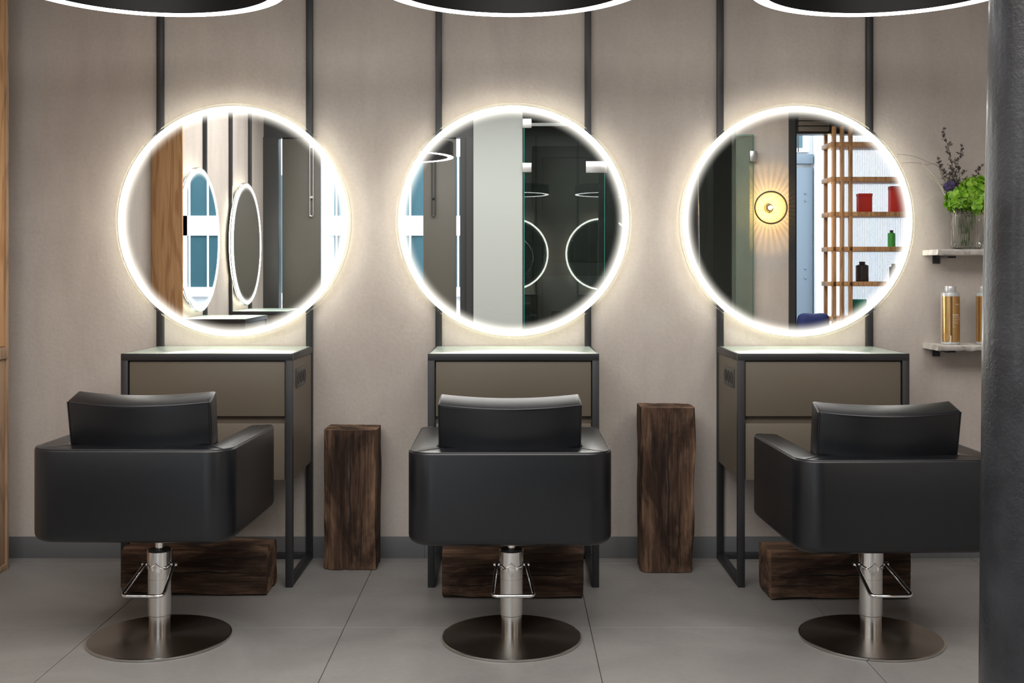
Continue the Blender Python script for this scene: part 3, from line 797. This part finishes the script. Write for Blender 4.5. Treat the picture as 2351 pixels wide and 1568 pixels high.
# purple thistle
th = thing('thistle', 'small dusky purple flower tucked beside the green hydrangeas', 'flower', (vx-.088, vy-.02, TOPZ+.115))
tb = bm_new(); petals(tb, (0, 0, 0), .022, 70, .012, rnd=random.Random(5)); fh = obj('flower_head', tb, 'thistle_purple', th); fh['kind'] = 'stuff'
obj('stem', tube(bm_new(), [(0, 0, -.01), (.035, .0, -.10), (.06, .01, -.26)], .002, 6), 'stem_green', th)
# dried sea lavender sprays
def spray(pts, nb, seed, label, lb=.04):
    rnd = random.Random(seed)
    t = thing('dried_spray', label, 'dried flower', (vx-.03, vy+.01, TOPZ), 0, 'dried sprays')
    bm = bm_new(); tube(bm, pts, .0014, 5, .0007); bd_ = bm_new()
    P_ = [Vector(p) for p in pts]
    for i in range(nb):
        tt = .12+.88*(i+rnd.random())/nb; k = tt*(len(P_)-1); j = min(int(k), len(P_)-2); p = P_[j].lerp(P_[j+1], k-j)
        a = rnd.uniform(0, 2*PI); L_ = lb*(1.25-tt)*rnd.uniform(.6, 1.2)
        d = Vector((math.cos(a), .6*math.sin(a), rnd.uniform(.5, 1.2))).normalized()
        q = p+d*L_; m_ = p+d*L_*.5+Vector((0, 0, -.003)); tube(bm, [p, m_, q], .0006, 4)
        for s in range(9):
            u = rnd.uniform(.3, 1.05); c = p.lerp(q, u)+Vector((rnd.uniform(-1, 1), rnd.uniform(-1, 1), rnd.uniform(-.6, 1)))*.0045
            dr = Vector((rnd.uniform(-1, 1), rnd.uniform(-.6, .6), rnd.uniform(0, 1))).normalized()
            tube(bd_, [c, c+dr*.0035, c+dr*.0075], .0020, 4, .0005)
    obj('stalk', bm, 'dried_grey', t)
    o = obj('buds', bd_, 'dried_bud', t); o['kind'] = 'stuff'
spray([(.02, 0, -.1), (.0, 0, .05), (-.02, 0, .16), (-.05, 0, .28), (-.075, 0, .375)], 30, 1, 'tallest dried grey spray in the ribbed vase')
spray([(.02, 0, -.1), (.01, 0, .06), (-.0, 0, .15), (-.01, 0, .22), (.01, 0, .30)], 26, 2, 'dried grey spray just under the tallest one', .045)
spray([(.01, 0, -.1), (-.03, 0, .05), (-.055, 0, .12), (-.085, 0, .175), (-.10, 0, .235)], 28, 3, 'dried grey spray leaning toward the mirror', .045)
spray([(.02, 0, -.1), (.03, 0, .04), (.05, 0, .12), (.075, 0, .17), (.10, 0, .215)], 18, 4, 'thin dried spray leaning toward the column', .035)
spray([(.02, 0, -.1), (-.01, 0, .04), (-.02, .0, .10), (-.03, 0, .15), (-.04, 0, .20)], 26, 6, 'short bushy dried spray behind the purple flower', .045)
# curling grasses
def smooth_pts(pts, n=8):
    pts = [Vector(p) for p in pts]; out = []
    Q = [pts[0]]+pts+[pts[-1]]
    for i in range(1, len(Q)-2):
        for k in range(n):
            t_ = k/n; a, b_, c_, d_ = Q[i-1], Q[i], Q[i+1], Q[i+2]
            out.append(.5*((2*b_)+(c_-a)*t_+(2*a-5*b_+4*c_-d_)*t_*t_+(3*b_-a-3*c_+d_)*t_**3))
    out.append(pts[-1]); return out
def px(x, y, Y=4.97): return ((x-1175.5)/2550*Y-vx, Y-vy, 1.3+(630-y)/2550*Y-TOPZ)
for pts, r, m_, lb in [
    ([px(2200, 500), px(2172, 452), px(2150, 412), px(2118, 375), px(2121, 381), px(2140, 408), px(2165, 432)], .0018, 'grass_pale', 'pale looped grass blade bent beside the vase'),
    ([px(2190, 480), px(2160, 390), px(2130, 372), px(2095, 358), px(2060, 354)], .0010, 'grass_brown', 'longest brown grass blade arching over the mirror rim'),
    ([px(2190, 470), px(2155, 385), px(2125, 378), px(2095, 373), px(2070, 375)], .0010, 'grass_brown', 'shorter brown grass blade reaching for the mirror rim'),
    ([px(2190, 455), px(2165, 447), px(2140, 455), px(2120, 480), px(2114, 505), px(2122, 535), px(2128, 560), px(2125, 572)], .0010, 'grass_pale', 'pale grass blade drooping to the marble shelf')]:
    tag(obj('grass_blade', tube(bm_new(), smooth_pts(pts), r, 5), m_, loc=(vx, vy, TOPZ)), lb, 'dried grass', 'curling grass blades')

# ------------------------------------------------------------------ cast-iron column
t = thing('iron_column', 'dark painted cast iron column standing close at the right edge', 'column', (1.163, 2.40, 0))
obj('shaft', lathe(bm_new(), [(.152, .10), (.145, .2), (.143, .42), (.136, 1.2), (.1225, 1.89), (.118, CZ-.25), (.16, CZ-.12), (.17, CZ)], 72), 'cast_iron', t)
obj('plinth', lathe(bm_new(), [(0, .0), (.19, .0), (.19, .06), (.175, .075), (.17, .10), (.150, .11), (0, .11)], 72), 'cast_iron', t, angle=40)

# ------------------------------------------------------------------ wall lamp (seen in the right mirror)
t = thing('wall_lamp', 'amber wall lamp with a black ring throwing rays on the plaster', 'wall lamp', (2.44, BY, 1.93))
obj('wall_plate', lathe(bm_new(), [(0, -.035), (.035, -.035), (.04, -.001), (0, -.001)], 32, 'Y', (0, 0, 0)), 'black_metal', t)
for ch in t.children:
    for v_ in ch.data.vertices: v_.co.y = -v_.co.y
obj('bulb', lathe(bm_new(), [(0, .0), (.014, .008), (.022, .03), (.014, .05), (.010, .06), (0, .06)], 24, 'Y', (0, .040, 0)), 'warm_bulb', t)
obj('ring', tube(bm_new(), [(.15*math.cos(2*PI*k/48), .10, .15*math.sin(2*PI*k/48)) for k in range(48)], .008, 8, cyclic=True), 'pendant_black', t)
fb = bm_new()
for k in range(36):
    a = 2*PI*k/36
    tube(fb, [(.05*math.cos(a), .085, .05*math.sin(a)), (.148*math.cos(a), .10, .148*math.sin(a))], .0019, 5)
o = obj('ribs', fb, 'amber', t); o['kind'] = 'stuff'
ld = bpy.data.lights.new('lamp_glow', 'POINT'); ld.energy = 9; ld.color = (1, .60, .17); ld.shadow_soft_size = .008
lo = bpy.data.objects.new('lamp_glow', ld); COL.objects.link(lo); lo.parent = t; lo.location = (0, .138, 0)
